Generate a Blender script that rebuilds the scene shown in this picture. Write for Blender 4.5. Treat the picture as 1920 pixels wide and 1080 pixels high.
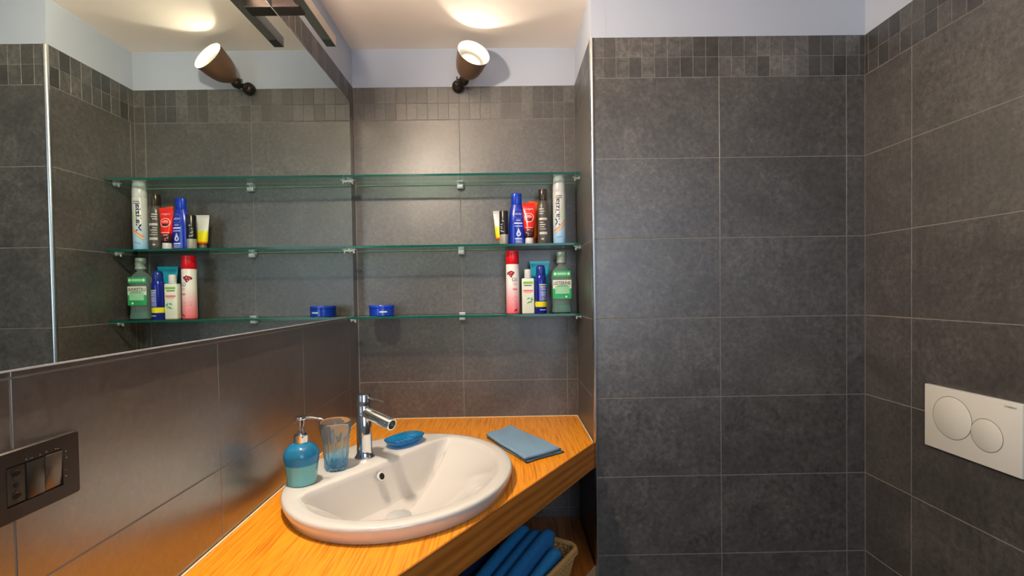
import bpy, bmesh, math, random
from mathutils import Vector, Matrix
random.seed(7)
PI = math.pi
scene = bpy.context.scene
for o in list(bpy.data.objects):
    bpy.data.objects.remove(o)
C = scene.collection

# ------------------------------------------------------------------ camera
CAM = Vector((.5685, -1.8664, 1.3253))
right = Vector((.99983722, -.00940675, -.01539631))
fwd = Vector((.00909805, .99975861, -.01999867))
upv = Vector((.01558072, .01985533, .99968145))
cd = bpy.data.cameras.new('camera')
cam = bpy.data.objects.new('camera', cd)
C.objects.link(cam)
M = Matrix.Identity(4)
for i in range(3):
    M[i][0] = right[i]; M[i][1] = upv[i]; M[i][2] = -fwd[i]; M[i][3] = CAM[i]
cam.matrix_world = M
cd.sensor_width = 36
cd.lens = 910.2 / 1920 * 36
cd.shift_x = (960 - 956.8) / 1920
cd.shift_y = (565.3 - 540) / 1920
cd.clip_start = .02
scene.camera = cam

# ------------------------------------------------------------------ world and lights
w = bpy.data.worlds.new('sky'); scene.world = w; w.use_nodes = True
bg = w.node_tree.nodes['Background']
bg.inputs[0].default_value = (.55, .68, 1, 1); bg.inputs[1].default_value = .6

def area_light(name, loc, target, sx, sy, power, col):
    l = bpy.data.lights.new(name, 'AREA'); l.shape = 'RECTANGLE'; l.size = sx; l.size_y = sy
    l.energy = power; l.color = col
    o = bpy.data.objects.new(name, l); C.objects.link(o); o.location = loc
    d = Vector(target) - Vector(loc)
    o.rotation_euler = d.to_track_quat('-Z', 'Y').to_euler()
    return o
# daylight through the window in the wall behind the camera
area_light('window_daylight', (1.12, -2.88, 1.55), (1.05, 0, 1.35), .95, 1.15, 14, (.76, .87, 1))
LAMP_BAR = 410000      # emission of the halogen tube under the mirror lamp
LAMP_BULB = 5000       # emission of the bulb in the bell spotlight
FILL_GLOBE = 1.2        # unseen ceiling globe, added for general fill

vs = scene.view_settings
vs.view_transform = 'Standard'; vs.look = 'None'; vs.gamma = 1; vs.exposure = 0
vs.use_curve_mapping = False

# ------------------------------------------------------------------ materials
def lin(c):
    return tuple(((x / 255) / 12.92 if x / 255 <= .04045 else ((x / 255 + .055) / 1.055) ** 2.4) for x in c) + (1,)

def mat(name, rgb, rough=.5, metal=0, trans=0, ior=1.45, alpha=1, emit=None, es=0, coat=0, sub=0, bump=0, bscale=200, spec=None):
    m = bpy.data.materials.new(name); m.use_nodes = True
    n = m.node_tree.nodes; b = n['Principled BSDF']
    L = m.node_tree.links
    b.inputs['Base Color'].default_value = lin(rgb)
    b.inputs['Roughness'].default_value = rough
    b.inputs['Metallic'].default_value = metal
    b.inputs['Transmission Weight'].default_value = trans
    b.inputs['IOR'].default_value = ior
    b.inputs['Coat Weight'].default_value = coat
    b.inputs['Coat Roughness'].default_value = .08
    if spec is not None: b.inputs['Specular IOR Level'].default_value = spec
    if sub:
        b.inputs['Subsurface Weight'].default_value = sub
        b.inputs['Subsurface Radius'].default_value = (.01, .01, .01)
    if emit:
        b.inputs['Emission Color'].default_value = lin(emit); b.inputs['Emission Strength'].default_value = es
    # a little procedural life in every material
    tc = n.new('ShaderNodeTexCoord'); no = n.new('ShaderNodeTexNoise'); no.inputs['Scale'].default_value = bscale
    no.inputs['Detail'].default_value = 3
    L.new(tc.outputs['Object'], no.inputs['Vector'])
    if bump:
        bp = n.new('ShaderNodeBump'); bp.inputs['Strength'].default_value = bump; bp.inputs['Distance'].default_value = .002
        L.new(no.outputs['Fac'], bp.inputs['Height']); L.new(bp.outputs['Normal'], b.inputs['Normal'])
    else:
        mr = n.new('ShaderNodeMapRange'); mr.inputs['To Min'].default_value = max(0, rough - .02); mr.inputs['To Max'].default_value = rough + .02
        L.new(no.outputs['Fac'], mr.inputs['Value']); L.new(mr.outputs['Result'], b.inputs['Roughness'])
    return m

def ramp(n, stops, interp='LINEAR'):
    r = n.new('ShaderNodeValToRGB'); r.color_ramp.interpolation = interp
    e = r.color_ramp.elements
    while len(e) < len(stops): e.new(.5)
    for i, (p, c) in enumerate(stops):
        e[i].position = p; e[i].color = lin(c) if len(c) == 3 else c
    return r

def tile_mat(name, base, rough=.33, vary=.10, speck=1.0, ior=1.9):
    m = bpy.data.materials.new(name); m.use_nodes = True
    n = m.node_tree.nodes; L = m.node_tree.links; b = n['Principled BSDF']
    tc = n.new('ShaderNodeNewGeometry')
    a = n.new('ShaderNodeTexNoise'); a.inputs['Scale'].default_value = 7; a.inputs['Detail'].default_value = 12; a.inputs['Roughness'].default_value = .78; a.inputs['Distortion'].default_value = .6
    f = n.new('ShaderNodeTexNoise'); f.inputs['Scale'].default_value = 70; f.inputs['Detail'].default_value = 7; f.inputs['Roughness'].default_value = .8
    L.new(tc.outputs['Position'], a.inputs['Vector']); L.new(tc.outputs['Position'], f.inputs['Vector'])
    d = [c * .80 for c in base]; l = [min(255, c * 1.22) for c in base]
    r = ramp(n, [(.33, d), (.5, base), (.68, l)]); L.new(a.outputs['Fac'], r.inputs[0])
    r2 = ramp(n, [(.38, (90, 88, 86)), (.52, (128, 128, 128)), (.62, (150, 149, 147)), (.72, (205, 202, 198))]); L.new(f.outputs['Fac'], r2.inputs[0])
    mx = n.new('ShaderNodeMix'); mx.data_type = 'RGBA'; mx.blend_type = 'OVERLAY'; mx.inputs['Factor'].default_value = min(1, speck)
    L.new(r.outputs[0], mx.inputs['A']); L.new(r2.outputs[0], mx.inputs['B'])
    oi = n.new('ShaderNodeObjectInfo'); mr = n.new('ShaderNodeMapRange')
    mr.inputs['To Min'].default_value = 1 - vary; mr.inputs['To Max'].default_value = 1 + vary
    L.new(oi.outputs['Random'], mr.inputs['Value'])
    hs = n.new('ShaderNodeHueSaturation'); L.new(mx.outputs['Result'], hs.inputs['Color']); L.new(mr.outputs['Result'], hs.inputs['Value'])
    L.new(hs.outputs[0], b.inputs['Base Color'])
    rr = n.new('ShaderNodeMapRange'); rr.inputs['To Min'].default_value = rough - .07; rr.inputs['To Max'].default_value = rough + .09
    L.new(f.outputs['Fac'], rr.inputs['Value']); L.new(rr.outputs['Result'], b.inputs['Roughness'])
    b.inputs['IOR'].default_value = ior
    bp = n.new('ShaderNodeBump'); bp.inputs['Strength'].default_value = .08; bp.inputs['Distance'].default_value = .0008
    L.new(f.outputs['Fac'], bp.inputs['Height']); L.new(bp.outputs['Normal'], b.inputs['Normal'])
    return m

def wood_mat(name, dark, mid, light, axis, rough=.38, figure=0):
    m = bpy.data.materials.new(name); m.use_nodes = True
    n = m.node_tree.nodes; L = m.node_tree.links; b = n['Principled BSDF']
    tc = n.new('ShaderNodeTexCoord'); mp = n.new('ShaderNodeMapping')
    mp.inputs['Scale'].default_value = axis
    L.new(tc.outputs['Object'], mp.inputs['Vector'])
    if figure:
        wv = n.new('ShaderNodeTexWave'); wv.wave_type = 'BANDS'; wv.bands_direction = 'Z'
        wv.inputs['Scale'].default_value = 1.2; wv.inputs['Distortion'].default_value = figure
        wv.inputs['Detail'].default_value = 3; wv.inputs['Detail Scale'].default_value = .9
        L.new(mp.outputs[0], wv.inputs['Vector']); src = wv.outputs['Fac']
        mix = n.new('ShaderNodeTexNoise'); mix.inputs['Scale'].default_value = 9; mix.inputs['Detail'].default_value = 9; mix.inputs['Roughness'].default_value = .7
        L.new(mp.outputs[0], mix.inputs['Vector'])
        ma = n.new('ShaderNodeMath'); ma.operation = 'MULTIPLY_ADD'; ma.inputs[1].default_value = .35
        mb_ = n.new('ShaderNodeMath'); mb_.operation = 'MULTIPLY'; mb_.inputs[1].default_value = .65
        L.new(mix.outputs['Fac'], mb_.inputs[0]); L.new(src, ma.inputs[0]); L.new(mb_.outputs[0], ma.inputs[2]); src = ma.outputs[0]
        stops = [(.3, dark), (.5, mid), (.72, light)]
    else:
        no = n.new('ShaderNodeTexNoise'); no.inputs['Scale'].default_value = 1; no.inputs['Detail'].default_value = 6; no.inputs['Roughness'].default_value = .62
        L.new(mp.outputs[0], no.inputs['Vector']); src = no.outputs['Fac']
        stops = [(.34, dark), (.47, mid), (.56, light), (.75, mid)]
    r = ramp(n, stops); L.new(src, r.inputs[0]); L.new(r.outputs[0], b.inputs['Base Color'])
    b.inputs['Roughness'].default_value = rough
    bp = n.new('ShaderNodeBump'); bp.inputs['Strength'].default_value = .15; bp.inputs['Distance'].default_value = .0006
    L.new(src, bp.inputs['Height']); L.new(bp.outputs['Normal'], b.inputs['Normal'])
    return m

def zgrad(name, stops, h, rough=.3, trans=0, metal=0, coat=0):
    """object-space height print: stops are (z in metres, rgb)"""
    m = mat(name, stops[0][1], rough, metal, trans, coat=coat)
    n = m.node_tree.nodes; L = m.node_tree.links; b = n['Principled BSDF']
    tc = n.new('ShaderNodeTexCoord'); sp = n.new('ShaderNodeSeparateXYZ'); mr = n.new('ShaderNodeMapRange')
    mr.inputs['From Max'].default_value = h
    L.new(tc.outputs['Object'], sp.inputs[0]); L.new(sp.outputs['Z'], mr.inputs['Value'])
    r = ramp(n, [(z / h, c) for z, c in stops]); L.new(mr.outputs['Result'], r.inputs[0])
    L.new(r.outputs[0], b.inputs['Base Color'])
    return m

def glassy(name, rgb, rough=.02, ior=1.45):
    """clear coloured pane or vessel: real transmission"""
    return mat(name, rgb, rough, 0, 1, ior)

T_FRONT = tile_mat('dark_stone_tile', (106, 102, 100), .38)
T_LEFT = tile_mat('polished_stone_tile', (102, 92, 85), .31, .1, 1.3, ior=3.1)
T_MOS = tile_mat('mosaic_stone_tile', (102, 99, 97), .40, .6)
GROUT = mat('grey_grout', (132, 126, 120), .9, bump=.2, bscale=400)
PLASTER = mat('white_plaster', (180, 187, 202), .8, bump=.05, bscale=120)
CEIL = mat('ceiling_paint', (250, 237, 226), .85, bump=.05, bscale=90)
FLOORM = tile_mat('floor_tile', (90, 85, 80), .4)
CHROME = mat('chrome', (225, 228, 232), .06, 1)
CHROME_S = mat('satin_chrome', (214, 216, 220), .35, .45)
ALU = mat('aluminium_trim', (205, 208, 215), .26, 1)
MIRROR = mat('mirror_silver', (212, 222, 214), .0, 1)
for l_ in [l for l in MIRROR.node_tree.links if l.to_socket.name == 'Roughness']: MIRROR.node_tree.links.remove(l_)
MIRROR.node_tree.nodes['Principled BSDF'].inputs['Roughness'].default_value = .0
BLACKEDGE = mat('mirror_edge', (90, 92, 90), .3, .4)
WOOD_TOP = wood_mat('oak_worktop', (190, 106, 12), (222, 138, 22), (236, 156, 36), (190, 6, 6), .34)
WOOD_EDGE = wood_mat('oak_fascia', (154, 90, 30), (174, 106, 38), (186, 118, 46), (1.2, 1.2, 11), .42, 5.5)
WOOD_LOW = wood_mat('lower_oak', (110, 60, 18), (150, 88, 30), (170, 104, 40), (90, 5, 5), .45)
CERAMIC = mat('white_ceramic', (212, 208, 203), .12, coat=.6)
DARK = mat('dark_hole', (22, 18, 14), .6)
BRONZE = mat('brown_lacquer', (134, 104, 84), .32, .5)
BRONZE_D = mat('dark_bronze', (60, 50, 42), .38, .7)
WHITE_IN = mat('white_enamel', (200, 200, 195), .35)
WHITEP = mat('white_plastic', (218, 215, 208), .3)
WHITEB = mat('bright_white_plastic', (206, 207, 208), .3)

# ------------------------------------------------------------------ mesh helpers
class MB:
    def __init__(s): s.v = []; s.f = []; s.m = []
    def add(s, vs_, fs, mi=0):
        o = len(s.v); s.v += [tuple(v) for v in vs_]; s.f += [tuple(i + o for i in f) for f in fs]; s.m += [mi] * len(fs); return s
    def box(s, x0, x1, y0, y1, z0, z1, mi=0, ch=0):
        if ch <= 0:
            return s.add([(x, y, z) for z in (z0, z1) for y in (y0, y1) for x in (x0, x1)],
                         [(0, 2, 3, 1), (4, 5, 7, 6), (0, 1, 5, 4), (2, 6, 7, 3), (0, 4, 6, 2), (1, 3, 7, 5)], mi)
        bm = bmesh.new(); bmesh.ops.create_cube(bm, size=1)
        for v in bm.verts:
            v.co = Vector(((x0 + x1) / 2 + v.co.x * (x1 - x0), (y0 + y1) / 2 + v.co.y * (y1 - y0), (z0 + z1) / 2 + v.co.z * (z1 - z0)))
        bmesh.ops.bevel(bm, geom=bm.edges[:], offset=ch, segments=2, affect='EDGES', profile=.5)
        s.from_bm(bm, mi); return s
    def from_bm(s, bm, mi=0):
        bm.verts.index_update()
        s.add([v.co[:] for v in bm.verts], [[v.index for v in f.verts] for f in bm.faces], mi); bm.free()
    def lathe(s, prof, c=(0, 0, 0), n=32, sx=1, sy=1, mi=0, cap=True, fl=None):
        """prof: list of (r,z) from bottom to top"""
        vs_ = []
        for r, z in prof:
            for k in range(n):
                a = 2 * PI * k / n; q = r * (fl(a, z) if fl else 1)
                vs_.append((c[0] + q * math.sin(a) * sx, c[1] - q * math.cos(a) * sy, c[2] + z))
        fs = []
        for i in range(len(prof) - 1):
            for k in range(n):
                fs.append((i * n + k, i * n + (k + 1) % n, (i + 1) * n + (k + 1) % n, (i + 1) * n + k))
        if cap:
            if prof[0][0] > 1e-6: fs.append(tuple(reversed(range(n))))
            if prof[-1][0] > 1e-6: fs.append(tuple(range((len(prof) - 1) * n, len(prof) * n)))
        return s.add(vs_, fs, mi)
    def tube(s, pts, r, n=12, mi=0, cap=True, closed=False):
        pts = [Vector(p) for p in pts]; rs = r if isinstance(r, (list, tuple)) else [r] * len(pts)
        vs_ = []; m = len(pts)
        up = None
        for i, p in enumerate(pts):
            if closed: t = (pts[(i + 1) % m] - pts[i - 1])
            else: t = pts[min(i + 1, m - 1)] - pts[max(i - 1, 0)]
            t.normalize()
            if up is None:
                up = Vector((0, 0, 1)) if abs(t.z) < .9 else Vector((1, 0, 0))
            a = t.cross(up).normalized(); b = a.cross(t).normalized(); up = b
            for k in range(n):
                q = 2 * PI * k / n; vs_.append(p + (a * math.cos(q) + b * math.sin(q)) * rs[i])
        fs = []
        for i in range(m if closed else m - 1):
            j = (i + 1) % m
            for k in range(n):
                fs.append((i * n + k, j * n + k, j * n + (k + 1) % n, i * n + (k + 1) % n))
        if cap and not closed:
            fs.append(tuple(range(n))); fs.append(tuple(reversed(range((m - 1) * n, m * n))))
        return s.add(vs_, fs, mi)
    def xf(s, mtx):
        s.v = [tuple(mtx @ Vector(v)) for v in s.v]; return s
    def mesh(s, name, mats, smooth=False, fix=True):
        me = bpy.data.meshes.new(name); me.from_pydata(s.v, [], s.f)
        for m in (mats if isinstance(mats, (list, tuple)) else [mats]): me.materials.append(m)
        for p, k in zip(me.polygons, s.m): p.material_index = k
        if fix:
            bm = bmesh.new(); bm.from_mesh(me); bmesh.ops.recalc_face_normals(bm, faces=bm.faces[:]); bm.to_mesh(me); bm.free()
        if smooth:
            for p in me.polygons: p.use_smooth = True
            if smooth != 'all':
                bm = bmesh.new(); bm.from_mesh(me)
                for e in bm.edges:
                    if len(e.link_faces) == 2 and e.calc_face_angle(0) > math.radians(smooth if not isinstance(smooth, bool) else 38): e.smooth = False
                bm.to_mesh(me); bm.free()
        me.update(); return me
    def build(s, name, mats, parent=None, smooth=False, loc=None, rotz=0, fix=True):
        return link(name, s.mesh(name, mats, smooth, fix), parent, loc, rotz)

PRINTS = {'small_print', 'label_lines', 'pink_print', 'leaf_print', 'white_dots', 'flower_print', 'silver_swoosh', 'red_line', 'blue_script'}
def link(name, me, parent=None, loc=None, rotz=0):
    o = bpy.data.objects.new(name, me); C.objects.link(o)
    if parent: o.parent = parent
    if loc: o.location = loc
    if rotz: o.rotation_euler = (0, 0, rotz)
    if name in PRINTS: o['kind'] = 'stuff'
    return o

def tag(o, label=None, cat=None, group=None, kind=None):
    if label: o['label'] = label
    if cat: o['category'] = cat
    if group: o['group'] = group
    if kind: o['kind'] = kind
    return o

def thing(name, label, cat, loc=(0, 0, 0), rotz=0, group=None):
    o = bpy.data.objects.new(name, None); C.objects.link(o); o.empty_display_size = .02
    o.location = loc; o.rotation_euler = (0, 0, rotz)
    return tag(o, label, cat, group)

def text_part(name, s, height, mtl, parent, mapf, off=0, width=None, loc=None):
    """flat lettering laid on a surface: mapf(tx,ty) -> point"""
    cu = bpy.data.curves.new(name, 'FONT'); cu.body = s; cu.size = 1; cu.align_x = 'CENTER'; cu.align_y = 'CENTER'; cu.bevel_depth = off; cu.bevel_resolution = 0
    cu.resolution_u = 3
    t = bpy.data.objects.new(name, cu); C.objects.link(t)
    bpy.context.view_layer.update()
    me = bpy.data.meshes.new_from_object(t)
    bpy.data.objects.remove(t)
    xs = [v.co.x for v in me.vertices]; ys = [v.co.y for v in me.vertices]
    x0, x1, y0, y1 = min(xs), max(xs), min(ys), max(ys)
    k = height / (y1 - y0); kx = k if width is None else width / (x1 - x0)
    for v in me.vertices:
        v.co = Vector(mapf((v.co.x - (x0 + x1) / 2) * kx, (v.co.y - (y0 + y1) / 2) * k))
    me.materials.clear(); me.materials.append(mtl)
    return link(name, me, parent, loc)

def cyl_map(r, z0, phi=0, sx=1, sy=1, vert=False, lift=.0004):
    def f(x, y):
        if vert: x, y = -y, x
        a = phi + x / r; q = r + lift
        return (q * sx * math.sin(a), -q * sy * math.cos(a), z0 + y)
    return f
def flat_map(y, x0, z0):
    return lambda x, z: (x0 + x, y, z0 + z)

def patch(mp, x0, x1, y0, y1, mb=None, n=10, mi=0):
    mb = mb or MB()
    vs_ = []; fs = []
    for j in range(2):
        for i in range(n + 1):
            vs_.append(mp(x0 + (x1 - x0) * i / n, y0 + (y1 - y0) * j))
    for i in range(n): fs.append((i, i + 1, n + 2 + i, n + 1 + i))
    return mb.add(vs_, fs, mi)
def disc(mp, cx, cy, r, mb=None, n=20, mi=0, r2=0):
    mb = mb or MB()
    vs_ = [mp(cx + r * math.cos(2 * PI * k / n), cy + r * math.sin(2 * PI * k / n)) for k in range(n)]
    if r2:
        vs_ += [mp(cx + r2 * math.cos(2 * PI * k / n), cy + r2 * math.sin(2 * PI * k / n)) for k in range(n)]
        return mb.add(vs_, [(k, (k + 1) % n, n + (k + 1) % n, n + k) for k in range(n)], mi)
    return mb.add(vs_, [tuple(range(n))], mi)
def poly(mp, pts, mb=None, mi=0):
    mb = mb or MB(); return mb.add([mp(*p) for p in pts], [tuple(range(len(pts)))], mi)

# ------------------------------------------------------------------ tiled walls
TD = .007
_cache = {}
def tile_mesh(wd, h, m, kind):
    key = (round(wd, 4), round(h, 4), m.name)
    if key in _cache: return _cache[key]
    c = .0004
    rings = [((0, 0, wd, h), TD), ((0, 0, wd, h), c), ((c, c, wd - c, h - c), 0)]
    vs_ = []
    for (x0, z0, x1, z1), d in rings: vs_ += [(x0, d, z0), (x1, d, z0), (x1, d, z1), (x0, d, z1)]
    fs = [(3, 2, 1, 0)]
    for r in range(2):
        for k in range(4): fs.append((r * 4 + k, r * 4 + (k + 1) % 4, r * 4 + 4 + (k + 1) % 4, r * 4 + 4 + k))
    fs.append((8, 9, 10, 11))
    me = MB().add(vs_, fs).mesh(kind, m)
    _cache[key] = me; return me

def tiled_wall(name, origin, ang, length, joints, ztop=2.255, thick=.1, mosaic=True, mos_phase=None, skip=None, mat_big=T_FRONT, zmin=0, e0=0, e1=0):
    """local x runs along the wall, local -y faces the room; tile faces lie at local y=0"""
    mb = MB()
    mb.box(-e0, length + e1, .0007, thick, zmin - .05, 2.1085, 0)
    mb.box(-e0, length + e1, .004, thick, 2.1085, ztop + .05, 1)
    wl = mb.build(name, [GROUT, PLASTER]); wl.location = origin; wl.rotation_euler = (0, 0, ang)
    tag(wl, kind='structure')
    g = .0013
    js = sorted(set([0, length] + [j for j in joints if 0 < j < length]))
    zs = [max(zmin, -.015)] + [.235 + .25 * k for k in range(8)]
    zs = [z for z in zs if z >= zmin - .02]
    for a, b in zip(js, js[1:]):
        for z0, z1 in zip(zs, zs[1:]):
            z0 = max(0, z0)
            if b - a < .008: continue
            o = link('tile', tile_mesh(b - a - 2 * g, z1 - z0 - 2 * g, mat_big, 'tile'), wl, (a + g, 0, z0 + g))
    g = .0007
    if mosaic:
        ph = joints[0] if mos_phase is None else mos_phase
        k0 = math.ceil((0 - ph) / .04 - 1e-6); ms = sorted(set([0, length] + [round(ph + .04 * k, 5) for k in range(k0, k0 + 200) if 0 < ph + .04 * k < length]))
        for a, b in zip(ms, ms[1:]):
            if b - a < .006: continue
            if skip and skip(a): continue
            for z0, z1 in ((1.985, 2.0475), (2.0475, 2.11)):
                link('mosaic_tile', tile_mesh(b - a - 2 * g, z1 - z0 - 2 * g, T_MOS, 'mosaic_tile'), wl, (a + g, 0, z0 + g))
        if skip:
            pass
    return wl

XN, DN, XR, YB = .842, .347, 1.7005, -2.95
tiled_wall('wall_niche_back', (0, 0, 0), 0, XN, [.0015, .4015, .8015], mos_phase=.0015, e0=.1, e1=.04)
# left wall: local x runs from the front (y=YB) towards the niche, so local x = y - YB
tiled_wall('wall_left', (0, YB, 0), PI / 2, -YB, [-YB - .108 - .4 * k for k in range(7, -1, -1)], mos_phase=-YB - .108 - .4 * 7, skip=lambda a: a < 1.05, e0=.1, e1=.1, mat_big=T_LEFT)
# the right face of the niche: local x runs from the back (y=0) to the front corner
tiled_wall('wall_niche_right', (XN, 0, 0), -PI / 2, DN, [.02], thick=.05, mos_phase=.027, e0=.1, e1=-.0035)
tiled_wall('wall_front', (XN, -DN, 0), 0, XR - XN, [.4, .8], thick=.1, mos_phase=0, e0=-.0035, e1=.1)
tiled_wall('wall_right', (XR, -DN, 0), -PI / 2, -YB - DN, [.175 + .4 * k for k in range(7)], mos_phase=.015, skip=lambda a: a > .95, e0=.1, e1=.1)

mb = MB()   # wall behind the camera with a window opening
for a in ((-.1, .62, 0, 2.255), (1.62, 1.8, 0, 2.255), (.62, 1.62, 0, .95), (.62, 1.62, 2.13, 2.255)):
    mb.box(a[0], a[1], YB - .12, YB, a[2], a[3])
tag(mb.build('wall_behind', PLASTER), kind='structure')
mb = MB()
for a in ((.62, 1.62, .95, .99), (.62, 1.62, 2.09, 2.13), (.62, .66, .99, 2.09), (1.58, 1.62, .99, 2.09), (1.10, 1.14, .99, 2.09)):
    mb.box(a[0], a[1], YB - .08, YB - .03, a[2], a[3], ch=.004)
wi = tag(mb.build('window_1', WHITEB), kind='structure')
for x0, x1 in ((.66, 1.10), (1.14, 1.58)):
    MB().box(x0, x1, YB - .058, YB - .052, .99, 2.09).build('window_pane', glassy('pane_glass', (240, 245, 245)), wi)
tag(MB().box(-.1, 1.8, YB - .1, .1, 2.255, 2.33).build('ceiling', CEIL), kind='structure')
tag(MB().box(-.1, 1.8, YB - .1, .1, -.08, 0).build('floor', FLOORM), kind='structure')

# metal corner trim of the pillar between niche and front wall
mb = MB(); pr_ = []
for k in range(7):
    a = PI / 2 * k / 6; pr_.append((XN + .006 - .0085 * math.cos(a), -DN + .0035 - .0095 * math.sin(a)))
pr_ += [(XN + .006, -DN + .002), (XN + .001, -DN + .004)]
n_ = len(pr_); mb.add([(x, y, 0) for x, y in pr_] + [(x, y, 2.108) for x, y in pr_],
                      [(i, (i + 1) % n_, n_ + (i + 1) % n_, n_ + i) for i in range(n_)] + [tuple(range(n_)), tuple(range(n_, 2 * n_))])
tag(mb.build('trim_1', ALU, smooth=True), kind='structure')

# ------------------------------------------------------------------ mirror
t = thing('mirror', 'large frameless wall mirror on the left wall reflecting the glass shelves', 'mirror', (0, 0, 0))
MB().box(.0012, .0062, -1.62, -.066, 1.245, 2.029, ch=.0007).build('mirror_glass', MIRROR, t)
MB().box(.0010, .0066, -1.62, -.066, 1.2432, 1.2455).build('polished_edge', CHROME_S, t); MB().box(.0010, .0066, -1.62, -.066, 2.0286, 2.0305).build('polished_edge', CHROME_S, t)


# ------------------------------------------------------------------ worktop
U2 = Vector((-.55, -.835)).normalized()
def front_edge(t_): return Vector((.8395, -.3385)) + U2 * t_ * 1
E0 = (.8395, -.3380); E1 = (.075, -1.499)
CX, CY, EA, EB, TH = .306, -.640, .314, .270, 1.355
cT, sT = math.cos(TH), math.sin(TH)
def ell(t_, k=0):
    a, b = EA - k, EB - k
    return (CX + a * math.cos(t_) * cT - b * math.sin(t_) * sT, CY + a * math.cos(t_) * sT + b * math.sin(t_) * cT)

def slab(name, pts, z0, z1, mtl, parent, hole=None):
    bm = bmesh.new()
    loops = [pts] + ([hole] if hole else [])
    edges = []; allv = []
    for lp in loops:
        vv = [bm.verts.new((x, y, z1)) for x, y in lp]; allv.append(vv)
        for i in range(len(vv)): edges.append(bm.edges.new((vv[i], vv[(i + 1) % len(vv)])))
    r = bmesh.ops.triangle_fill(bm, edges=edges, use_beauty=True)
    top = [f for f in r['geom'] if isinstance(f, bmesh.types.BMFace)]
    ex = bmesh.ops.extrude_face_region(bm, geom=top)
    for v in [g for g in ex['geom'] if isinstance(g, bmesh.types.BMVert)]: v.co.z = z0
    mb_ = MB(); mb_.from_bm(bm)
    return mb_.build(name, mtl, parent)
TZ = .8435
t = thing('washbasin_counter', 'thick orange oak worktop fixed diagonally between the left wall and the pillar', 'counter')
outer = [(.0015, -.0015), (XN - .0025, -.0015), (XN - .0025, -.336), E0, E1, (.0015, -1.499)]
slab('worktop', outer, TZ - .076, TZ, WOOD_TOP, t, [ell(2 * PI * k / 72, .018) for k in range(72)])
dx, dy = E1[0] - E0[0], E1[1] - E0[1]; Lf = math.hypot(dx, dy); ang = math.atan2(dy, dx)
fo = MB().box(0, Lf, 0, .004, -.0795, 0, ch=.0008)
fa = fo.build('fascia', WOOD_EDGE, t, loc=(E0[0], E0[1], TZ), rotz=ang)
mb = MB().box(XN - .007, XN - .0026, -.335, -.004, TZ, TZ + .0022).box(.0016, .006, -1.49, -.004, TZ, TZ + .0022).box(.006, XN - .007, -.006, -.0016, TZ, TZ + .0022)
mb.build('sealant_bead', mat('sealant', (226, 200, 160), .5), t)

t = thing('lower_shelf', 'dark oak shelf under the worktop carrying the towel basket', 'shelf')
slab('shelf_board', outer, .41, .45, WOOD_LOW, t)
MB().box(0, Lf, 0, .003, -.041, 0, ch=.0008).build('front_edge', mat('pale_edge', (176, 150, 112), .5), t, loc=(E0[0], E0[1], .4505), rotz=ang)

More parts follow.
